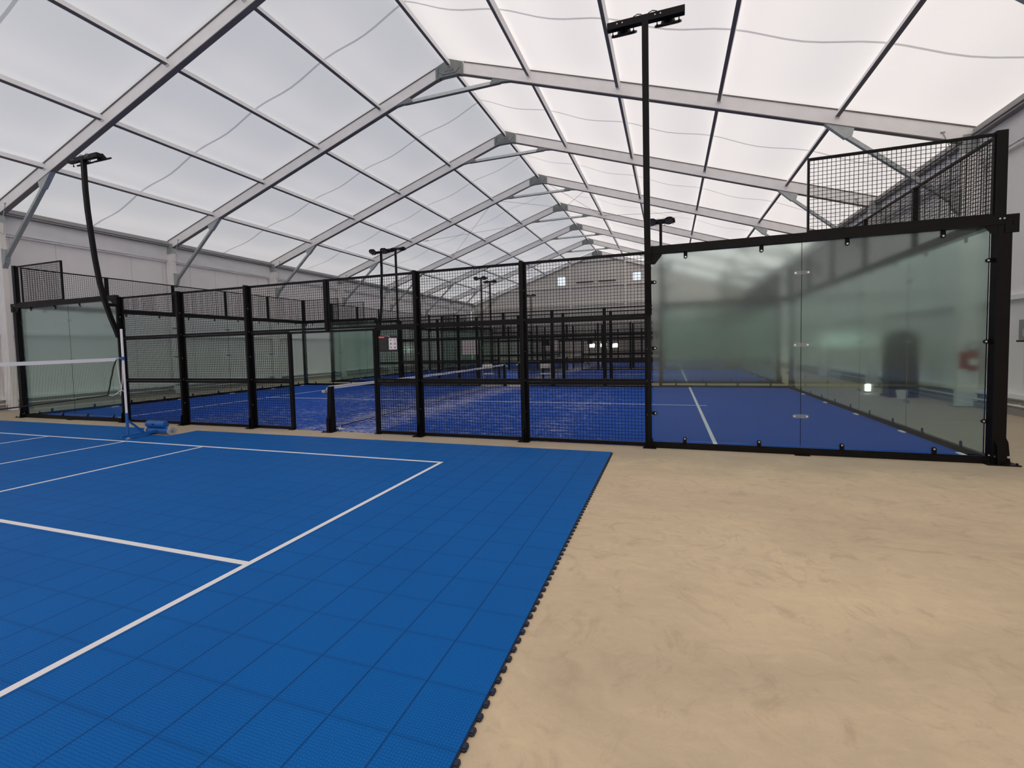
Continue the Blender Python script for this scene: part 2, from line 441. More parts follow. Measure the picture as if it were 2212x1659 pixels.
gc = MB()
for x in (-7.5, -2.53, 2.52, 7.5): gc.box(x-.09, YB-.10, 0, x+.09, YB+.12, zp(x)-.2)
struct(gc.build('trim_8', 'white_alu'))

# portal frames
def ibeam(mb, a, c, depth, width, y):
    """I section from a to c in the XZ plane: broad web, flanges standing proud"""
    a, c = Vector((a[0], 0, a[1])), Vector((c[0], 0, c[1])); d = (c-a).normalized(); u = Vector((-d.z, 0, d.x))
    up = u if u.z >= 0 else -u
    def P(v): return (v.x, y, v.z)
    A, B = a, c
    mb.bar(P(A), P(B), width*.62, depth-.02, P2(up))
    fl = []
    for s in (-1, 1):
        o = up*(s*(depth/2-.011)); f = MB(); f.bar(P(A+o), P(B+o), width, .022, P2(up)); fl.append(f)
    return fl
def P2(v): return (v.x, 0, v.z)
def make_frame(label):
    t = thing('portal_frame', label, 'roof frame', (0, Y0, 0), 0, 'aluminium portal frames of the hall')
    for s in (-1, 1):
        dz = -.01
        r = MB(); fl = ibeam(r, (s*.42, zp(.42)+dz), (s*12.60, zp(12.60)+dz), .365, .13, 0); ro = r.build('rafter', 'alu', t)
        for f in fl: f.build('shaded_flange', 'shaded_flange', ro)
        c = MB(); c.box(s*12.60-.18, -.045, 0, s*12.60+.18, .045, 5.86)
        for q in (-1, 1): c.box(s*12.60+q*.17-.012, -.065, 0, s*12.60+q*.17+.012, .065, 5.86)
        co = c.build('column', 'alu', t)
        MB().box(min(s*12.425, s*12.415), -.06, .02, max(s*12.425, s*12.415), .06, 5.7).build('cover_strip', 'white_alu', co)
        MB().box(s*12.6-.24, -.12, 0, s*12.6+.24, .12, .02).build('base_plate', 'galv', co)
        k = MB(); a = Vector((s*12.38, 0, 4.50)); e = Vector((s*10.12, 0, 6.47)); k.bar(a, e, .085, .10, (0, 1, 0))
        ko = k.build('knee_brace', 'galv', t)
        MB().prism([(s*12.43, 4.25), (s*12.43, 4.85), (s*12.16, 4.78), (s*12.28, 4.42)], 1, -.06, .06).build('gusset_plate', 'galv', ko)
        MB().prism([(s*9.78, zp(9.78)-.19), (s*10.40, zp(10.40)-.19), (s*10.36, 6.34), (s*10.22, 6.30)], 1, -.06, .06).build('gusset_plate', 'galv', ko)
        e2 = MB(); e2.box(s*12.60-.19, -.075, 5.62, s*12.60+.19, .075, 6.0); e2.build('eave_bracket', 'galv', t)
        lp = MB(); pts = [(s*(12.36-.22*math.sin(q/8*PI/2)), -.07, 5.33-.12*math.sin(q/8*PI)+.25*(q/8)**3) for q in range(9)]
        lp.tube(pts, .008, 5); lp.tube([(s*12.2, -.05, 5.75), (s*12.05, -.05, 6.12)], .011, 5); lp.tube([(s*12.09, -.05, 6.12), (s*12.01, -.05, 6.12)], .02, 6)
        lp.build('tension_rod', 'galv', t)
    rb = MB(); y = .068
    for q in (-1, 1):
        rb.prism([(-.46, zp(.46)+.17), (0, RIDGE+.19), (.46, zp(.46)+.17), (.46, zp(.46)-.20), (.24, RIDGE-.30), (-.24, RIDGE-.30), (-.46, zp(.46)-.20)], 1, q*y-.008, q*y+.008)
        for pl in ([(-.34, RIDGE-.12), (-.22, RIDGE-.24), (.22, RIDGE-.24), (.34, RIDGE-.12)],):
            for a, c in zip(pl, pl[1:]): rb.bar((a[0], q*.085, a[1]), (c[0], q*.085, c[1]), .02, .02)
        for x in (-.40, .40):
            rb.bar((x, q*.085, zp(.4)-.17), (x*.9, q*.085, zp(.4)+.15), .02, .02)
        for x in (-.12, -.04, .04, .12): rb.box(x-.012, q*.09-.014, RIDGE-.17, x+.012, q*.09+.014, RIDGE-.146)
    rb.box(-.30, -.07, RIDGE-.31, .30, .07, RIDGE-.29)
    rb.build('ridge_bracket', 'bracket', t)
    cb = MB(); cb.bar((-1.62, 0, 9.40), (1.62, 0, 9.40), .09, .09)
    co = cb.build('collar_brace', 'pale_galv', t)
    MB().box(-1.62, -.047, 9.34, 1.62, .047, 9.354).build('shade_strip', 'shaded_flange', co)  # added dark strip painting the shaded underside of the collar
    for s in (-1, 1): MB().prism([(s*1.30, 9.36), (s*1.40, zp(1.40)-.20), (s*1.95, zp(1.95)-.20), (s*1.68, 9.36)], 1, -.06, .06).build('gusset_plate', 'bracket', co)
    return t
FL = ['nearest portal frame, its left rafter crossing the upper left corner', 'second nearest portal frame, its ridge joint highest in the photo',
      'third nearest portal frame, behind the highest ridge joint', 'fourth portal frame from the front with wire bracing just behind it',
      'fifth portal frame from the front, its rafters meeting behind the cross wires', 'sixth portal frame, third in front of the far gable wall',
      'seventh portal frame, last free frame before the far gable', 'end portal frame standing against the far gable wall with small windows']
fr = make_frame(FL[1])
for k, lb in enumerate(FL):
    if k != 1: dup(fr, (0, Y0+(k-1)*BAY, 0), 0, lb)

PL = {0: 'ridge purlin running along the peak of the roof', -2.5: 'first purlin left of the ridge, grey under white roof', -5.: 'second purlin left of the ridge',
      -7.5: 'third purlin left of the ridge', -10.05: 'fourth purlin left of the ridge, just above the left knee braces', 2.5: 'first purlin right of the ridge, dark from below',
      5.: 'second purlin right of the ridge, seen just left of the tall light pole', 7.5: 'third purlin right of the ridge, right of the tall light pole', 10.05: 'fourth purlin right of the ridge, running to upper right'}
for x, lb in PL.items():
    p = MB(); under_shade = MB(); ang = 0 if x == 0 else (1 if x < 0 else -1)*math.atan(SLOPE)
    for k in range(-2, 6):
        ya, yb = Y0+k*BAY+.07, Y0+(k+1)*BAY-.07
        if k == -2: ya = Y0-2.6*BAY
        up = Vector((-math.sin(ang), 0, math.cos(ang)))
        c = Vector((x, 0, zp(x)))+up*.055
        p.bar((c.x, ya, c.z), (c.x, yb, c.z), .08, .135, up)
        under_shade.bar((c.x-up.x*.072, ya, c.z-up.z*.072), (c.x-up.x*.072, yb, c.z-up.z*.072), .082, .012, up)  # added strip, its dark colour stands for the purlin's shaded underside
        for ye in (ya, yb): p.bar((c.x, ye-.03, c.z-.035), (c.x, ye+.03, c.z-.035), .10, .10, up)
    o = p.build('roof_purlin', 'alu'); tag(o, lb, 'purlin', 'roof purlins'); under_shade.build('shade_strip', 'shaded_flange', o)
for s, lb in ((-1, 'eave beam along the top of the left wall above white valance'), (1, 'eave beam along the top of the right wall')):
    p = MB(); under_shade = MB()
    for k in range(-2, 6):
        ya, yb = Y0+k*BAY+.08, Y0+(k+1)*BAY-.08
        p.bar((s*12.62, ya, 6.03), (s*12.62, yb, 6.03), .12, .12); p.bar((s*12.63, ya, 5.935), (s*12.63, yb, 5.935), .12, .05)
        under_shade.bar((s*12.60, ya, 5.965), (s*12.60, yb, 5.965), .12, .015); under_shade.bar((s*12.62, ya, 5.905), (s*12.62, yb, 5.905), .13, .012)  # added dark strips painting shade in the groove and below the beam
    o = tag(p.build('eave_beam', 'eave'), lb, 'beam'); under_shade.build('shade_strip', 'shaded_flange', o)

# thin wire bracing in the bay behind the fourth frame
CW = [((-6.9, Y0+2*BAY+.15, zp(7.4)-.03), (-2.6, Y0+3*BAY-.1, zp(2.6)-.05), 'thin bracing wire on the left roof slope rising away from the camera'),
      ((-2.65, Y0+2*BAY+.1, zp(2.65)-.05), (-7.4, Y0+3*BAY-.1, zp(7.4)-.03), 'thin bracing wire on the left roof slope crossing the other and falling away'),
      ((-2.3, Y0+2*BAY+.1, zp(2.3)-.05), (-.1, Y0+3*BAY-.1, zp(.1)-.06), 'short bracing wire just left of the ridge'),
      ((2.4, Y0+2*BAY+.1, zp(2.4)-.05), (.3, Y0+3*BAY-.1, zp(.3)-.06), 'short bracing wire just right of the ridge'),
      ((.2, Y0+2*BAY+.1, zp(.2)-.06), (2.5, Y0+3*BAY-.1, zp(2.5)-.06), 'bracing wire right of the ridge ending at first right purlin'),
      ((2.6, Y0+3*BAY-.1, zp(2.6)-.05), (7.4, Y0+2*BAY+.1, zp(7.4)-.05), 'bracing wire on the right roof slope crossing the tall light pole')]
for a, c, lb in CW:
    w = MB(); w.tube([a, c], .009, 5); d = (Vector(c)-Vector(a)).normalized()
    for p in (Vector(a)+d*.25, Vector(c)-d*.25): w.tube([p-d*.1, p+d*.1], .02, 6)
    tag(w.build('bracing_wire', 'galv'), lb, 'wire', 'roof bracing wires')

# ------------------------------------------------------------------ padel courts
FZ = 2.97
def grid_wires(mb, x0, x1, z0, z1, y, step=.0505, r=.0027, axis=0):
    """welded mesh: upright and level wires in the plane y (or in plane x when axis=1)"""
    nx = max(1, round((x1-x0)/step)); nz = max(1, round((z1-z0)/step))
    def q(a, c, yy): return (a, yy, c) if axis == 0 else (yy, a, c)
    for i in range(1, nx):
        a = x0+(x1-x0)*i/nx; mb.bar(q(a, z0, y), q(a, z1, y), r*2, r*2, (0, 1, 0) if axis == 0 else (1, 0, 0))
    for i in range(1, nz):
        c = z0+(z1-z0)*i/nz; mb.bar(q(x0, c, y+.004), q(x1, c, y+.004), r*2, r*2)
def mesh_panel(root, x0, x1, z0, z1, y=0., f=.035, name='mesh_panel', d=.04, step=.0505):
    fr = MB()
    fr.box(x0, y-d/2, z0, x1, y+d/2, z0+f); fr.box(x0, y-d/2, z1-f, x1, y+d/2, z1)
    fr.box(x0, y-d/2, z0+f, x0+f*.8, y+d/2, z1-f); fr.box(x1-f*.8, y-d/2, z0+f, x1, y+d/2, z1-f)
    o = fr.build(name, 'black', root)
    w = MB(); grid_wires(w, x0+f*.8, x1-f*.8, z0+f, z1-f, y, step); w.build('wire_mesh', 'wire', o)
    return o
def base_plate(parent, x, y, sx=.20, sy=.20):
    p = MB(); p.box(x-sx/2, y-sy/2, 0, x+sx/2, y+sy/2, .014)
    for a in (-1, 1):
        for c in (-1, 1): p.tube([(x+a*(sx/2-.03), y+c*(sy/2-.03), .014), (x+a*(sx/2-.03), y+c*(sy/2-.03), .036)], .011, 6)
    return p.build('base_plate', 'black', parent)
def fence_post(root, x, h, y=-.055, w=.06, d=.10, gus=True):
    p = MB(); p.box(x-w/2, y-d/2, 0, x+w/2, y+d/2, h)
    if gus:
        p.prism([(y-d/2, .0), (y-d/2-.055, .0), (y-d/2-.035, .22), (y-d/2, .27)], 0, x-.006, x+.006)
        p.prism([(x+w/2, 0), (x+w/2+.03, 0), (x+w/2+.012, .14), (x+w/2, .16)], 1, y-.005, y+.005)
    o = p.build('fence_post', 'black', root, bevel=.004)
    base_plate(o, x, y-.01, .19, .20)
    sc = MB()
    for z in (.5, 1.02, 1.5, 2.02, 2.5):
        if z < h: sc.box(x-w/2-.004, y-.008, z-.008, x+w/2+.004, y+.008, z+.008)
    sc.build('screw', 'screw', o)
    return o
def make_mesh_fence(label):
    t = thing('mesh_fence', label, 'fence', (0, 0, 0), 0, 'black mesh fences along the court sides')
    for x in (-6., -4., -2., 2., 4., 6.): fence_post(t, x, FZ+.01)
    J0, J1 = -.945, 1.068
    spans = [(-5.97, -4.03), (-3.97, -2.03), (-1.97, J0-.02), (J1+.02, 1.97), (2.03, 3.97), (4.03, 5.97)]
    for a, c in spans:
        mesh_panel(t, a, c, .012, .995, f=.05); mesh_panel(t, a, c, 1.0, 1.998, f=.045)
    for a, c in [(-5.97, -4.03), (-3.97, -2.03), (-1.97, -.03), (.03, 1.97), (2.03, 3.97), (4.03, 5.97)]:
        mesh_panel(t, a, c, 2.002, FZ, f=.04)
    for x in (J0, J1):
        j = MB(); j.box(x-.022, -.03, 0, x+.022, .03, 1.97); jo = j.build('door_jamb', 'black', t)
        base_plate(jo, x+(.03 if x > 0 else -.03), -.01, .13, .11)
    MB().box(-1.97, -.03, 1.945, 1.97, .03, 1.985).build('door_lintel', 'black', t)
    MB().box(-.03, -.035, 1.98, .03, .035, FZ).build('mullion', 'black', t)
    return t

def clamp(mb, x, z, dx, dz, y=-.012):
    """rounded tab holding the edge of a pane"""
    L = .085; n = 6; hw = .026
    px, pz = -dz, dx
    pts = [(x+px*hw, z+pz*hw)]
    for k in range(n+1):
        a = PI/2-PI*k/n
        pts.append((x+dx*L+dx*hw*math.cos(a)+px*hw*math.sin(a), z+dz*L+dz*hw*math.cos(a)+pz*hw*math.sin(a)))
    pts.append((x-px*hw, z-pz*hw))
    mb.prism(pts, 1, y-.012, y)
def screw_dot(mb, x, z, y=-.026, r=.012): mb.tube([(x, y+.004, z), (x, y-.004, z)], r, 8)
def clamps(root, lst):
    for x, z, dx, dz in lst:
        c = MB(); clamp(c, x, z, dx, dz); o = c.build('glass_clamp', 'black', root)
        s = MB(); screw_dot(s, x+dx*.085, z+dz*.085); s.build('screw', 'screw', o)
def seam_plate(root, x, z):
    c = MB(); pts = []
    for s in (1, -1):
        for k in range(7):
            a = -PI/2+PI*k/6 if s == 1 else PI/2+PI*k/6
            pts.append((x+s*.075+.026*math.cos(a), z+.026*math.sin(a)))
    c.prism(pts, 1, -.016, -.008); o = c.build('seam_plate', 'clear', root)
    s = MB(); screw_dot(s, x-.075, z, -.020, .013); screw_dot(s, x+.075, z, -.020, .013); s.build('screw', 'screw', o)
def corner_gusset(mb, x, z, dx, dz, s=.13, y=-.07):
    mb.prism([(x, z), (x+dx*s, z), (x+dx*s, z+dz*s*.25), (x+dx*s*.4, z+dz*s), (x, z+dz*s)], 1, y, y+.008)
def make_side_glass(label, sx):
    """two panes, 4 m, from the mesh fence to the corner; the outer half carries a metre of mesh on top. sx=1 right, -1 left"""
    t = thing('glass_side_wall', label, 'glass wall', (0, 0, 0), 0, 'glass walls at the court corners')
    F = lambda x: sx*x
    for a, c in ((6.05, 8.0), (8.006, 9.985)):
        x0, x1 = sorted((F(a), F(c))); MB().box(x0, -.006, .105, x1, .006, 2.915).build('glass_pane', 'glass', t)
    MB().box(F(8.003)-.003, -.005, .105, F(8.003)+.003, .005, 2.915).build('seal_strip', 'wire', t)
    x0, x1 = sorted((F(6.03), F(10.19))); tb = MB(); tb.box(x0, -.105, 2.905, x1, -.012, 3.02)
    corner_gusset(tb, F(6.03), 2.915, sx, -1, .16, -.095); corner_gusset(tb, F(10.03), 2.915, -sx, -1, .13, -.095)
    to = tb.build('top_beam', 'black', t)
    s = MB()
    for x, z in ((10.03, 2.975), (10.07, 2.975), (10.15, 2.93), (10.15, 2.90)): screw_dot(s, F(x), z, -.108, .010)
    s.build('screw', 'screw', to)
    x0, x1 = sorted((F(6.03), F(10.02))); br = MB(); br.box(x0, -.08, .0, x1, -.012, .07); br.box(x0, -.045, .07, x1, -.012, .085)
    xm = F(8.); br.box(xm-.09, -.15, 0, xm+.09, -.06, .012)
    br.build('bottom_rail', 'black', t)
    # corner post
    p = MB(); x0, x1 = sorted((F(10.02), F(10.155))); p.box(x0, -.10, 0, x1, .03, 2.93)
    p.prism([(F(10.155), 0), (F(10.225), 0), (F(10.20), .27), (F(10.175), .33), (F(10.155), .34)], 1, -.06, -.05)
    p.prism([(-.10, .0), (-.17, .0), (-.14, .24), (-.10, .30)], 0, min(F(10.05), F(10.06)), max(F(10.05), F(10.06)))
    p.box(min(F(10.08), F(10.21)), -.112, 2.80, max(F(10.08), F(10.21)), -.10, 3.02)
    po = p.build('corner_post', 'black', t, bevel=.003); base_plate(po, F(10.11), -.05, .32, .24)
    s = MB(); screw_dot(s, F(10.20), .09, -.062, .016); screw_dot(s, F(10.00), .11, -.09, .009); screw_dot(s, F(10.05), .10, -.105, .009); s.build('screw', 'screw', po)
    clamps(t, [(F(x), 2.925, 0, -1) for x in (6.52, 7.51, 8.52, 9.53)]+[(F(x), .06, 0, 1) for x in (6.5, 7.49, 8.49, 9.49)]
           + [(F(6.0), z, sx, 0) for z in (2.5, 1.51, .52)]+[(F(10.06), z, -sx, 0) for z in (2.5, 1.51, .52)])
    for z in (2.5, 1.515, .525): seam_plate(t, F(8.003), z)
    # upper mesh
    x0, x1 = sorted((F(8.05), F(10.0))); mesh_panel(t, x0, x1, 3.02, 4.0, -.05, f=.03)
    up = MB(); x0, x1 = sorted((F(9.99), F(10.10))); up.box(x0, -.085, 3.02, x1, -.0, 4.02)
    up.build('upper_post', 'black', t)
    return t
def make_end_glass(label):
    """10 m end wall in its own frame: local x from -5 to 5, outer face towards -y"""
    t = thing('glass_end_wall', label, 'glass wall', (0, 0, 0), 0, 'glass walls closing the court ends')
    for k in range(5):
        a = -4.985+k*1.994; MB().box(a, -.006, .105, a+1.988, .006, 2.915).build('glass_pane', 'end_glass', t)
    MB().box(-4.99, -.105, 2.905, 4.99, -.012, 3.02).build('top_beam', 'black', t)
    br = MB(); br.box(-4.99, -.08, 0, 4.99, -.012, .085)
    for k in range(6): br.box(-4.985+k*1.994-.09, -.15, 0, -4.985+k*1.994+.09, -.06, .012)
    br.build('bottom_rail', 'black', t)
    lst = []
    for k in range(5):
        for q in (.5, 1.5): lst += [(-4.985+k*1.994+q, 2.925, 0, -1), (-4.985+k*1.994+q, .06, 0, 1)]
    c = MB()
    for x, z, dx, dz in lst: clamp(c, x, z, dx, dz)
    c.build('glass_clamps', 'black', t)
    for k in range(1, 5):
        MB().box(-4.988+k*1.994-.003, -.005, .105, -4.988+k*1.994+.003, .005, 2.915).build('seal_strip', 'wire', t)
        for z in (2.5, 1.515, .525): seam_plate(t, -4.988+k*1.994, z)
    for k in range(5): mesh_panel(t, -4.97+k*1.99, -4.97+(k+1)*1.99-.05, 3.02, 4.0, -.05, f=.03)
    for k in range(0, 5): MB().box(-4.985+k*1.994+(.25 if k == 0 else -.09), .03, .012, -4.985+k*1.994+(.43 if k == 0 else .09), .075, .028).build('levelling_pad', 'white', t)
    for k in range(1, 5): MB().box(-4.99+k*1.99-.045, -.09, 3.02, -4.99+k*1.99+.03, -.02, 4.0).build('upper_post', 'black', t)
    return t

def flood(root, x, y, z, tilt, s):
    """round floodlight under the cross bar: disc, driver hump, bracket. tilt from straight down towards +y"""
    nrm = Vector((0, math.sin(tilt), -math.cos(tilt))); c = Vector((x, y, z))
    d = MB(); d.tube([c-nrm*.028, c-nrm*.022, c, c+nrm*.006], [.168, .178, .178, .165], 28)
    o = d.build('floodlight', 'black', root)
    h = MB(); h.tube([c-nrm*.022, c-nrm*.06, c-nrm*.125, c-nrm*.135], [.10, .085, .075, .05], 14)
    h.build('driver_housing', 'black', o)
    l = MB(); l.tube([c+nrm*.005, c+nrm*.009], .148, 28); l.build('lens', 'lens', o)
    bk = MB(); bk.box(x-.05, y-.16, z+.03, x+.05, y-.04, z+.06); bk.build('bracket', 'black', o)
    for q in (-.14, .14):
        ey = MB(); ey.tube([(x+q, y-.17, z-.03), (x+q, y-.165, z-.075)], .007, 6); ey.tube([(x+q, y-.165, z-.07), (x+q, y-.165, z-.095)], .016, 6)
        ey.build('eye_bolt', 'black', o)
def pole_head(t, y, z, tilt):
    hb = MB(); hb.box(-.507, y-.042, z-.047, .507, y+.042, z+.047)
    ho = hb.build('cross_bar', 'black', t, bevel=.004)
    s = MB()
    for x in (-.37, -.30, .13, .20): s.tube([(x, y-.045, z+.008), (x, y-.04, z+.008)], .009, 6)
    s.build('screw', 'screw', ho)
    w = MB()
    for q in (-1, 1): w.tube([(q*.02, y, z+.04), (q*.05, y, z+.08), (q*.10, y, z+.095), (q*.15, y, z+.075), (q*.18, y, z+.04)], .006, 5)
    w.build('cable_loop', 'cord', t)
    for x in (-.295, .295): flood(t, x, y+.20, z-.015, tilt, 1)
def make_curved_pole(label):
    t = thing('light_pole', label, 'light pole', (0, 0, 0), 0, 'floodlight poles along the courts')
    prof = [(-.02, 2.02), (-.07, 2.20), (-.16, 2.48), (-.28, 2.90), (-.37, 3.32), (-.445, 3.80), (-.505, 4.35), (-.54, 4.85), (-.555, 5.3), (-.555, 5.98)]
    p = MB(); w, d = .085, .075; n = len(prof)
    prof = [(y-.07*max(0., min(1., (4.2-z)/1.6)), z) for y, z in prof]
    for i, (y, z) in enumerate(prof):
        a = prof[max(i-1, 0)]; c = prof[min(i+1, n-1)]; dv = Vector((c[0]-a[0], c[1]-a[1])).normalized(); nx = Vector((-dv.y, dv.x))
        for sx, sy in ((-1, -1), (1, -1), (1, 1), (-1, 1)): p.v.append((sx*w/2, y+nx.x*sy*d/2, z+nx.y*sy*d/2))
    for i in range(n-1):
        for k in range(4): p.f.append((i*4+k, i*4+(k+1) % 4, (i+1)*4+(k+1) % 4, (i+1)*4+k))
    p.f += [(3, 2, 1, 0), tuple((n-1)*4+k for k in range(4))]
    po = p.build('pole', 'black', t)
    MB().box(-.03, -.34, 2.74, .03, -.10, 2.81).build('strut', 'black', po)
    pole_head(t, -.545, 5.99, math.radians(32))
    return t
def make_straight_pole(label):
    t = thing('light_pole', label, 'light pole', (0, 0, 0), 0, 'floodlight poles along the courts')
    po = MB().box(-.042, -.26, 0, .042, -.185, 6.33).build('pole', 'black', t)
    base_plate(po, 0, -.24, .16, .14)
    pole_head(t, -.22, 6.36, math.radians(32))
    return t

def make_turf(label, yc):
    t = thing('court_turf', label, 'turf', (0, yc, 0), 0, 'blue turf of the padel courts')
    MB().box(-10.03, -5.0, 0, 10.03, 5.0, .012).build('turf_carpet', 'turf', t)
    z0, z1 = .012, .0145
    for s in (-1, 1): MB().box(s*6.95-.03, -4.98, z0, s*6.95+.03, 4.98, z1).build('service_line', 'tline', t)
    MB().box(-7.16, -.026, z0, 7.16, .026, z1+.0005).build('centre_line', 'tline', t)
    return t
def make_net(label):
    """runs along y from the front to the back net post"""
    t = thing('court_net', label, 'net', (0, 0, 0), 0, 'padel court nets')
    n = 40; top = lambda v: .90-.03*(1-((v-.5)*2)**2); L0, L1 = .10, 9.90
    w = MB()
    for i in range(n):
        a, c = L0+(L1-L0)*i/n, L0+(L1-L0)*(i+1)/n; za, zc = top(i/n), top((i+1)/n)
        w.add([(x, y, z) for x in (-.012, .012) for y, z in ((a, za-.055), (c, zc-.055), (c, zc), (a, za))],
              [(0, 1, 2, 3), (7, 6, 5, 4), (3, 2, 6, 7), (0, 4, 5, 1)])
    tp = w.build('tape', 'line', t)
    st = MB()
    for i in range(n):
        a, c = L0+(L1-L0)*i/n, L0+(L1-L0)*(i+1)/n; za, zc = top(i/n), top((i+1)/n)
        for sx in (-.0135, .0135): st.bar((sx, a, za-.027), (sx, c, zc-.027), .002, .006)
    st.build('stitching', 'ink', tp)
    m = MB(); st = .046; k = int((L1-L0)/st)
    for i in range(k+1): y = L0+i*st; m.bar((0, y, .07), (0, y, top((y-L0)/(L1-L0))-.05), .0034, .0034, (0, 1, 0))
    for j in range(18): z = .07+j*st; m.bar((0, L0, z), (0, L1, z), .0034, .0034)
    m.build('net_mesh', 'cord', t)
    MB().bar((0, L0, .07), (0, L1, .07), .014, .014).build('bottom_cord', 'cord', t)
    q = MB(); q.tube([(.02, .16, .03), (.10, .17, .022), (.16, .19, .02)], [.022, .014, .004], 6); q.tube([(.02, .16, .03), (.08, .12, .02), (.10, .07, .016)], [.018, .012, .006], 6); q.tube([(.05, .16, .03), (.06, .17, .09)], [.012, .004], 6)
    q.build('tie_strap', 'rope', t)
    return t
def make_net_post(label):
    t = thing('net_post', label, 'post', (0, 0, 0), 0, 'net posts of the padel courts')
    p = MB(); p.prism([(-.10, .012), (.07, .012), (.05, .89), (-.03, .885)], 0, -.045, .045)
    p.prism([(-.10, .01), (-.125, .01), (-.12, .27), (-.10, .30)], 0, -.03, .03)
    p.build('post', 'black', t, bevel=.003); base_plate(t, -.005, -.03, .24, .26)
    c = MB(); c.tube([(-.045, -.03, .80), (-.10, -.05, .80)], .018, 8); c.tube([(-.095, -.05, .80), (-.095, -.13, .80)], .010, 6); c.box(-.10, -.12, .775, -.04, -.02, .825)
    c.build('winch', 'plate', t)
    s = MB(); s.tube([(-.07, -.05, .80), (-.05, -.03, .87), (-.02, .0, .893), (.0, .08, .895)], .008, 6); s.build('net_cable', 'rope', t)
    return t

CY = (0., 11.95, 24.0)                       # front lines of the three courts
NAMES = ('near', 'middle', 'far')
fence0 = gl0 = gr0 = eg0 = cp0 = sp0 = tf0 = nt0 = np0 = None
W = lambda c: {0: 'near padel court', 1: 'middle padel court', 2: 'far padel court'}[c]
for c, y in enumerate(CY):
    w = W(c)
    lf = 'black mesh fence on the camera side of the '+w+(', with open doorway' if c == 0 else ' behind the first walkway' if c == 1 else ' behind the second walkway')
    lb = 'black mesh fence on the far side of the '+w
    if c == 0: fence0 = make_mesh_fence(lf)
    else: dup(fence0, (0, y, 0), 0, lf)
    dup(fence0, (0, y+10, 0), PI, lb)
    lr, ll = 'glass corner wall on the camera side of the '+w+', right end', 'glass corner wall on the camera side of the '+w+', left end'
    if c == 0: gr0 = make_side_glass(lr+', largest glass in view', 1); gl0 = make_side_glass(ll+', behind the badminton net', -1)
    else: dup(gr0, (0, y, 0), 0, lr); dup(gl0, (0, y, 0), 0, ll)
    dup(gr0, (0, y+10, 0), PI, 'glass corner wall on the far side of the '+w+', left end')
    dup(gl0, (0, y+10, 0), PI, 'glass corner wall on the far side of the '+w+', right end')
    l1, l2 = 'ten metre glass end wall of the '+w+' beside the right hall wall', 'ten metre glass end wall of the '+w+' beside the left hall wall'
    if c == 0:
        eg0 = make_end_glass(l1); eg0.location = (10.0, 5, 0); eg0.rotation_euler = (0, 0, PI/2)
    else: dup(eg0, (10.0, y+5, 0), PI/2, l1)
    dup(eg0, (-10.0, y+5, 0), -PI/2, l2)
    pls = [(-6, y, 0, 'left light pole, camera side of the '+w), (6, y, 0, 'right light pole, camera side of the '+w),
           (6, y+10, PI, 'right light pole, far side of the '+w), (-6, y+10, PI, 'left light pole, far side of the '+w)]
    for i, (px, py, rz, lb) in enumerate(pls):
        lb = 'black '+lb
        if c == 0:
            lb += (', above badminton post', ', tallest in the photo', ', lamps facing camera', ', lamps facing camera')[i]
            if cp0 is None: cp0 = make_curved_pole(lb); cp0.location = (px, py, 0)
            else: dup(cp0, (px, py, 0), rz, lb)
        else:
            if sp0 is None: sp0 = make_straight_pole(lb); sp0.location = (px, py, 0)
            else: dup(sp0, (px, py, 0), rz, lb)
    lt = ('blue sand-streaked turf of the near padel court', 'blue turf of the middle padel court seen through mesh', 'blue turf of the far padel court near the gable')[c]
    tt = make_turf(lt, y+5) if c == 0 else None
    if c == 0: tf0 = tt
    else: dup(tf0, (0, y+5, 0), 0, lt)
    ln = ('net with white tape across the near padel court', 'net with white tape across the middle padel court', 'net with white tape across the far padel court')[c]
    if c == 0: nt0 = make_net(ln)
    else: dup(nt0, (0, y, 0), 0, ln)
    l1, l2 = 'short black net post in the camera-side doorway of the '+w, 'short black net post at the far end of the net of the '+w
    if c == 0: np0 = make_net_post(l1)
    else: dup(np0, (0, y, 0), 0, l1)
    dup(np0, (0, y+10, 0), PI, l2)

# ------------------------------------------------------------------ blue sport tile court
court = thing('sport_court_mat', 'blue interlocking plastic tile court with white lines in the foreground', 'court floor', (5.485, -.572, 0), .005)
X0, X1, YN = -57*TILE, 0., -28*TILE
NX0, NX1, NYD = -8.95, -8.36, -.565      # notch where tiles are missing at the far edge
t = MB()
t.prism([(X1, YN), (X1, 0), (NX1, 0), (NX1, NYD), (NX0, NYD), (NX0, 0), (X0, 0), (X0, YN)], 2, .0, .016)
t.build('tile_surface', 'tile', court)
lp = MB(); k = int(-YN/TILE*4)
for i in range(k):
    y = -(i+.5)*TILE/4; hw = .020; e = .024
    pts = [(0., y-hw), (e*.75, y-hw), (e, y-hw*.6), (e, y+hw*.6), (e*.75, y+hw), (0., y+hw)]
    lp.prism(pts, 2, .002, .010)
    lp.prism([(.003, y-hw*.6), (e*.8, y-hw*.5), (e*.8, y+hw*.5), (.003, y+hw*.6)], 2, .010, .0125)
lp.box(0, YN, .001, .004, 0, .013)
lp.build('edge_loops', 'loop', court)
XB = 3.31-5.485; YS = -1.72+.572; LW = .05; z0, z1 = .016, .0172
xl = XB-13.41; yn = YS-6.10
def ln(x0, y0, x1, y1, nm): MB().box(min(x0, x1), min(y0, y1), z0, max(x0, x1), max(y0, y1), z1).build(nm, 'line', court)
ln(XB-LW/2, YS+LW/2, XB+LW/2, yn-LW/2, 'base_line'); ln(xl-LW/2, YS+LW/2, xl+LW/2, yn-LW/2, 'base_line')
ln(xl+LW/2, YS-LW/2, XB-LW/2, YS+LW/2, 'side_line'); ln(xl+LW/2, yn-LW/2, XB-LW/2, yn+LW/2, 'side_line')
KN = [(-1.18-5.485), (-3.14-5.485), (-5.40-5.485)]
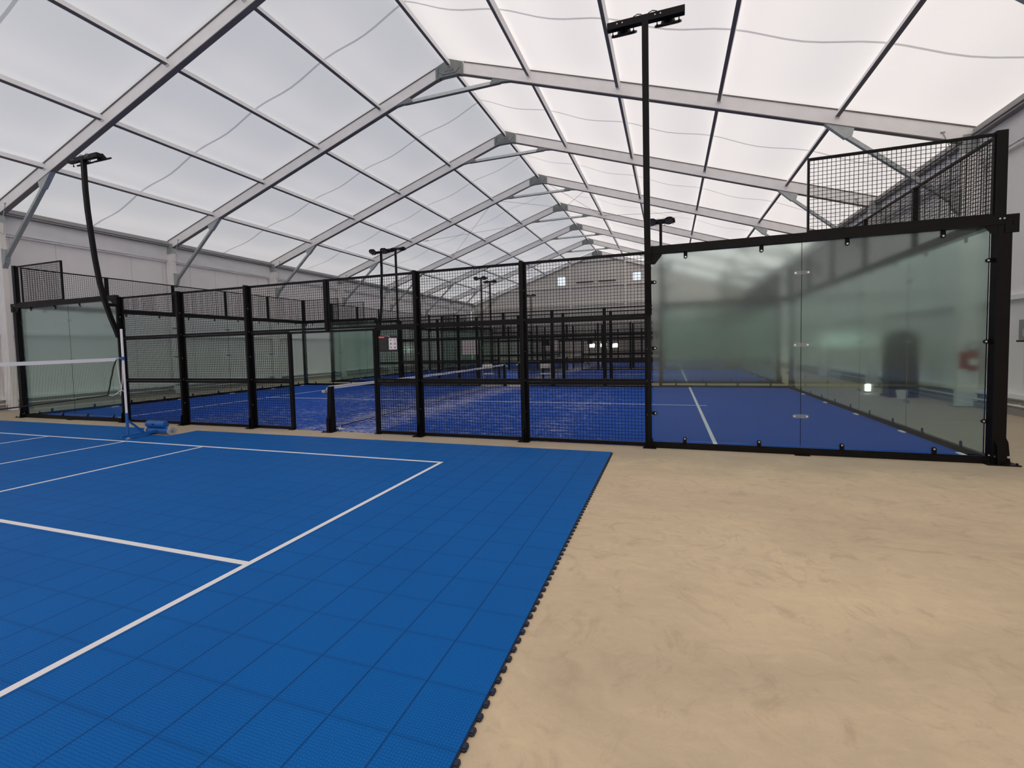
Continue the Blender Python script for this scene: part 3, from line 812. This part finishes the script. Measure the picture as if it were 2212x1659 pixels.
for x in KN: ln(x-LW/2, YS-LW/2, x+LW/2, yn+LW/2, 'cross_line')
ym = (YS+yn)/2-.01
ln(KN[0]+LW/2, ym-LW/2, XB-LW/2, ym+LW/2, 'centre_line'); ln(xl+LW/2, ym-LW/2, KN[2]-LW/2, ym+LW/2, 'centre_line')

# ------------------------------------------------------------------ badminton post and net
BX, BY = -3.335, -1.60
bp = thing('badminton_post', 'white and blue wheeled badminton post standing on the blue tiles', 'net post', (BX, BY, 0))
t = MB(); t.tube([(0, 0, .50), (0, 0, 2.07)], .0195, 12); t.tube([(0, 0, 2.07), (0, 0, 2.08)], [.0195, .012], 12); t.build('upper_tube', 'white', bp)
t = MB(); t.tube([(0, 0, .10), (0, 0, .51)], .024, 12); t.build('lower_tube', 'blue', bp)
t = MB(); t.box(-.026, -.12, .055, .026, .52, .10); t.build('base_bar', 'blue', bp)
MB().bar((0, .02, .36), (0, .27, .10), .03, .03).build('brace', 'blue', bp)
t = MB(); t.tube([(0, 0, .017), (0, 0, .03)], .045, 14); t.tube([(0, 0, .03), (0, 0, .06)], .012, 8); t.build('levelling_foot', 'screw', bp)
t = MB(); t.tube([(0, 0, 1.50), (0, 0, 1.565)], .025, 12); t.box(-.02, -.04, 1.515, .015, -.02, 1.55); t.build('collar', 'blue', bp)
t = MB(); t.tube([(-.28, .56, .076), (.31, .56, .076)], .060, 20); t.build('counterweight', 'blue', bp)
t = MB(); t.tube([(-.31, .55, .205), (-.285, .55, .205), (.185, .55, .205), (.21, .55, .205)], [.060, .070, .070, .060], 20); t.build('counterweight', 'blue', bp)
MB().box(-.08, .47, .20, -.03, .482, .225).build('knob', 'loop', bp)
for x in (-.31, .345):
    t = MB(); t.tube([(x-.02, .56, .076), (x+.02, .56, .076)], .076, 24); wo = t.build('wheel', 'rubber', bp)
    h = MB(); h.tube([(x-.024, .56, .076), (x+.024, .56, .076)], .03, 14); h.build('hub', 'screw', wo)

bn = thing('badminton_net', 'badminton net with white top tape hanging across the left edge', 'net', (BX-.01, BY, 0))
YE = -6.05; n = 30
def ztop(v): return 1.548-.035*(1-((v-.5)*2)**2)-.015*v*0
def zbot(v): return .875-.085*(1-((v-.5)*2)**2)
def yt(v): return -.11+(YE+.11)*v
def yb(v): return -.27+(YE+.6)*v
tp, sc, bc = MB(), MB(), MB()
for i in range(n):
    a, c = i/n, (i+1)/n
    tp.add([(x, y, z) for x in (-.004, .004) for y, z in ((yt(a), ztop(a)-.06), (yt(c), ztop(c)-.06), (yt(c), ztop(c)), (yt(a), ztop(a)))], [(0, 1, 2, 3), (7, 6, 5, 4), (3, 2, 6, 7), (0, 4, 5, 1), (0, 3, 7, 4), (1, 5, 6, 2)])
tp.build('top_tape', 'white', bn)
bc.tube([(.004*math.sin(i*2.1), yb(i/n), zbot(i/n)) for i in range(n+1)], .011, 6); bc.build('bottom_cord', 'cord', bn)
def ys(v): return yt(0)+(yb(0)-yt(0))*(v**.8)
sc.tube([(.006*math.sin(i*1.9), ys(i/10), ztop(0)-.04+(zbot(0)-ztop(0)+.04)*i/10) for i in range(11)], .011, 6); sc.build('side_cord', 'cord', bn)
m = MB(); NV, NH = 150, 26
for i in range(1, NV):
    v = i/NV; m.bar((0, yt(v), ztop(v)-.05), (0, yb(v), zbot(v)), .0011, .0011, (0, 1, 0))
for j in range(1, NH):
    f = j/NH
    for i in range(10):
        a, c = i/10, (i+1)/10
        P = lambda v: (0, yt(v)+(yb(v)-yt(v))*f, ztop(v)-.05+(zbot(v)-ztop(v)+.05)*f)
        m.bar(P(a), P(c), .0011, .0011)
m.build('net_mesh', 'cord', bn)
r = MB()
r.tube([(0, -.11, 1.535), (0, -.05, 1.546), (0, -.01, 1.545)], .006, 6)
r.tube([(0, -.105, 1.49), (0, -.08, 1.2), (0, -.053, .955)], .006, 6)
r.tube([(0, -.012, 1.50), (0, -.02, 1.36), (.0, -.028, 1.15), (0, -.053, .955)], .006, 6)
r.tube([(0, -.053, .955), (0, -.03, .93), (0, -.01, .909)], .006, 6)
r.tube([(0, -.053, .955), (0, -.12, .90), (0, -.20, .852), (0, -.272, .872)], .006, 6)
r.tube([(0, -.058, .95), (0, -.075, .84)], [.008, .002], 6)
r.build('tie_rope', 'rope', bn)

# ------------------------------------------------------------------ signs
sg = thing('rules_sign', 'small black rules sign with red header and white sheet beside the doorway', 'sign', (1.39, -.046, 0))
MB().box(-.195, -.006, 1.545, .200, .0, 1.835).build('panel', 'sign', sg)
MB().box(-.198, -.009, 1.800, -.068, -.006, 1.828).build('header', 'red', sg)
q = MB(); q.box(-.185, -.0095, 1.806, -.08, -.009, 1.813); q.build('header_print', 'board', sg)
q = MB()
for i in range(9): q.box(-.180, -.0075, 1.775-i*.023, -.01-.03*((i*37) % 5)/5, -.006, 1.781-i*.023)
q.box(.09, -.0075, 1.555, .14, -.006, 1.562); q.build('text_lines', 'greytext', sg)
sh = MB().box(.022, -.010, 1.582, .192, -.007, 1.792).build('sheet', 'paper', sg)
q = MB()
for i in range(3):
    for j in range(2):
        cx, cz = .066+j*.084, 1.756-i*.067; kind = (i*2+j)
        if kind in (1, 3, 4): q.ring((cx, -.0105, cz), .017, .0025, 1, 14, 4)
        if kind == 0: q.bar((cx-.014, -.0108, cz-.008), (cx+.014, -.0108, cz+.010), .002, .012, (0, 0, 1))
        if kind == 2: q.box(cx-.010, -.0115, cz-.016, cx+.012, -.010, cz+.010); q.box(cx-.004, -.0115, cz+.010, cx+.008, -.010, cz+.018)
        if kind == 3: q.box(cx-.004, -.0115, cz-.010, cx+.012, -.010, cz+.004)
        if kind == 5: q.box(cx-.014, -.0115, cz-.016, cx+.014, -.010, cz+.004); q.box(cx+.002, -.0115, cz+.004, cx+.012, -.010, cz+.015)
        if kind == 4: q.bar((cx-.011, -.0108, cz+.010), (cx+.011, -.0108, cz-.010), .002, .005, (0, 0, 1))
q.build('pictograms', 'ink', sh)
q = MB(); q.tube([(-.06, -.004, 1.832), (-.01, -.010, 1.834), (.03, -.012, 1.82), (.06, -.012, 1.803)], .003, 5); q.build('hanging_cord', 'rope', sg)

def notice(name, label, x0, x1, z0, z1, y, mat='board'):
    t = thing(name, label, 'sign', ((x0+x1)/2, y, 0)); w = (x1-x0)/2
    MB().box(-w, -.006, z0, w, 0, z1).build('panel', mat, t)
    return t
t = notice('notice_board', 'large white board hung on the middle court fence behind the mesh', -2.74, -1.86, 1.29, 1.94, CY[1]-.045)
f = MB(); f.box(-.44, -.009, 1.29, .44, -.006, 1.315); f.box(-.44, -.009, 1.915, .44, -.006, 1.94); f.build('edge_strip', 'white', t)
t = notice('notice_board', 'white board hung on the far court fence, partly hidden by a black sign', -1.99, -1.05, 1.28, 2.02, CY[2]-.045)
f = MB(); f.box(-.47, -.009, 1.28, .47, -.006, 1.305); f.build('edge_strip', 'white', t)
t = notice('rules_sign', 'small black sign on the middle court fence in front of white board', -1.58, -1.16, 1.62, 1.98, CY[1]+10+.045, 'sign')
t = notice('rules_sign', 'tiny black sign on the far court fence above the lit windows', -.72, -.22, 1.68, 2.06, CY[2]+10-.05, 'sign')

# ------------------------------------------------------------------ chairs in the walkways
def make_chair(label):
    t = thing('folding_chair', label, 'chair', (0, 0, 0), 0, 'pale chairs in the walkways')
    for s in (-1, 1):
        l = MB(); l.tube([(s*.21, -.20, .0), (s*.20, .16, .46), (s*.195, .20, .86)], .011, 8); l.build('leg', 'chairleg', t)
        l = MB(); l.tube([(s*.19, .22, .0), (s*.19, -.18, .45)], .011, 8); l.build('leg', 'chairleg', t)
    MB().box(-.21, -.20, .445, .21, .18, .475).build('seat', 'chair', t, bevel=.01)
    b = MB(); b.bar((0, .186, .68), (0, .205, .86), .43, .018, (0, 1, 0)); b.build('backrest', 'chair', t, bevel=.004)
    b = MB(); b.tube([(-.19, .12, .15), (.19, .12, .15)], .008, 6); b.build('stretcher', 'chairleg', t)
    return t
ch = make_chair('white chair in the first walkway, left one of two'); ch.location = (-1.07, 10.9, 0); ch.rotation_euler = (0, 0, .55)
dup(ch, (1.48, 10.85, 0), .25, 'pale chair in the first walkway, right one of two')
dup(ch, (1.47, 23.0, 0), .1, 'small distant chair in the second walkway')

# ------------------------------------------------------------------ gable heaters
for x, lb in ((-1.15, 'left black tube heater under the gable on the far wall'), (.9, 'right black tube heater under the gable on the far wall')):
    t = thing('tube_heater', lb, 'heater', (x, YB-.15, 7.42), 0, 'tube heaters on the far gable')
    h = MB(); h.prism([(-.08, .0), (.08, .0), (.04, .09), (-.04, .09)], 0, -.80, .80); h.build('reflector', 'heater', t)
    s = MB()
    for q in (-.5, .5): s.box(q-.02, -.02, .05, q+.02, .24, .09)
    s.build('hanger', 'galv', t)

# ------------------------------------------------------------------ right side aisle
ex = thing('fire_extinguisher', 'red fire extinguisher on the right hall column, blurred behind glass', 'extinguisher', (12.60, Y0-.075, 0))
MB().box(-.17, -.015, .86, .17, .0, 1.25).build('backboard', 'ext_red', ex)
t = MB(); t.tube([(.03, -.10, .82), (.03, -.10, .84), (.03, -.10, 1.17), (.03, -.10, 1.23), (.03, -.10, 1.26)], [.075, .085, .085, .05, .03], 16); t.build('cylinder', 'ext_red', ex, smooth=True)
t = MB(); t.tube([(.03, -.105, .95), (.03, -.105, 1.09)], .083, 16); t.build('label_sticker', 'paper', ex)
t = MB(); t.ring((.03, -.10, 1.36), .105, .013, 1); t.build('hose', 'cord', ex)
t = MB(); t.bar((-.02, -.10, 1.27), (.14, -.10, 1.29), .02, .025); t.build('handle', 'cord', ex)

cb = thing('covered_rack', 'tall dark rounded shape on the right aisle floor behind glass', 'rack', (12.16, 7.75, 0))
t = MB(); prof = [(-.33, .06), (.33, .06)]+[(.33*math.cos(a), 1.52+.27*math.sin(a)) for a in [PI*k/12 for k in range(13)]]
t.prism(prof, 1, -.22, .22); t.build('body', 'dark', cb, bevel=.03)
MB().box(-.36, -.25, 0, .30, .25, .06).build('base', 'heater', cb)
lm = thing('floor_lamp', 'small bright lit lamp on the right aisle floor', 'lamp', (11.78, 8.8, 0))
MB().box(-.06, -.05, 0, .06, .05, .03).build('foot', 'heater', lm)
MB().box(-.055, -.05, .05, .055, -.03, .25).build('lit_panel', 'glow', lm)
MB().box(-.065, -.03, .03, .065, .03, .27).build('housing', 'heater', lm)
bk = MB(); bk.tube([(0, 0, 0), (0, 0, .22)], [.09, .12], 16); tag(bk.build('bucket', 'paper', loc=(12.0, 7.25, 0)), 'small pale bucket before the dark shape in the aisle', 'bucket')
wb = thing('wall_box', 'grey electrical box on the right wall beside the corner post', 'box', (12.85, 4.2, 0))
MB().box(-.16, -.25, 1.49, 0, .16, 1.88).build('enclosure', 'box', wb, bevel=.005)
MB().box(-.17, -.30, 1.45, 0, .2, 1.485).build('drip_tray', 'heater', wb)
MB().box(-.165, -.05, 1.56, -.16, .05, 1.70).build('label_plate', 'plate', wb)

# ------------------------------------------------------------------ daylight through the roof skin
wd = bpy.data.worlds.new('overcast'); S.world = wd; wd.use_nodes = True
bg = wd.node_tree.nodes.get('Background') or wd.node_tree.nodes.new('ShaderNodeBackground')
bg.inputs[0].default_value = (.955, .97, 1.0, 1); bg.inputs[1].default_value = 1.15
wo = wd.node_tree.nodes.get('World Output') or wd.node_tree.nodes.new('ShaderNodeOutputWorld')
wd.node_tree.links.new(bg.outputs[0], wo.inputs[0])
sl = bpy.data.lights.new('sun', 'SUN'); sl.energy = 4.6; sl.angle = math.radians(12); sl.color = (1., .83, .70)
so = bpy.data.objects.new('sun', sl); COL.objects.link(so)
so.rotation_euler = Vector((-.80, .45, -.38)).to_track_quat('-Z', 'Y').to_euler()

# ------------------------------------------------------------------ camera
cam = bpy.data.cameras.new('camera'); co = bpy.data.objects.new('camera', cam); COL.objects.link(co)
yaw, pit, rol, f = -.3354, -.0498, -.0231, 986.3582
fw = Vector((math.sin(yaw)*math.cos(pit), math.cos(yaw)*math.cos(pit), math.sin(pit)))
r = Vector((math.cos(yaw), -math.sin(yaw), 0)); u = r.cross(fw)
r2 = r*math.cos(rol)+u*math.sin(rol); u2 = u*math.cos(rol)-r*math.sin(rol)
mt = Matrix((r2, u2, -fw)).transposed().to_4x4(); mt.translation = Vector((6.2920, -7.2708, 1.5762))
co.matrix_world = mt
cam.sensor_fit = 'HORIZONTAL'; cam.sensor_width = 36.; cam.lens = f/2212*36.
cam.shift_x = 2.62/2212; cam.shift_y = -30.44/2212
cam.clip_start = .05; cam.clip_end = 300
S.camera = co

S.view_settings.view_transform = 'Standard'; S.view_settings.look = 'None'
S.view_settings.exposure = .22; S.view_settings.gamma = 1.; S.view_settings.use_curve_mapping = False
c = S.cycles
c.use_denoising = True
c.max_bounces = 14; c.diffuse_bounces = 5; c.glossy_bounces = 4; c.transmission_bounces = 12; c.transparent_max_bounces = 8
c.blur_glossy = 0.; c.caustics_reflective = True; c.caustics_refractive = True; c.sample_clamp_indirect = 14.
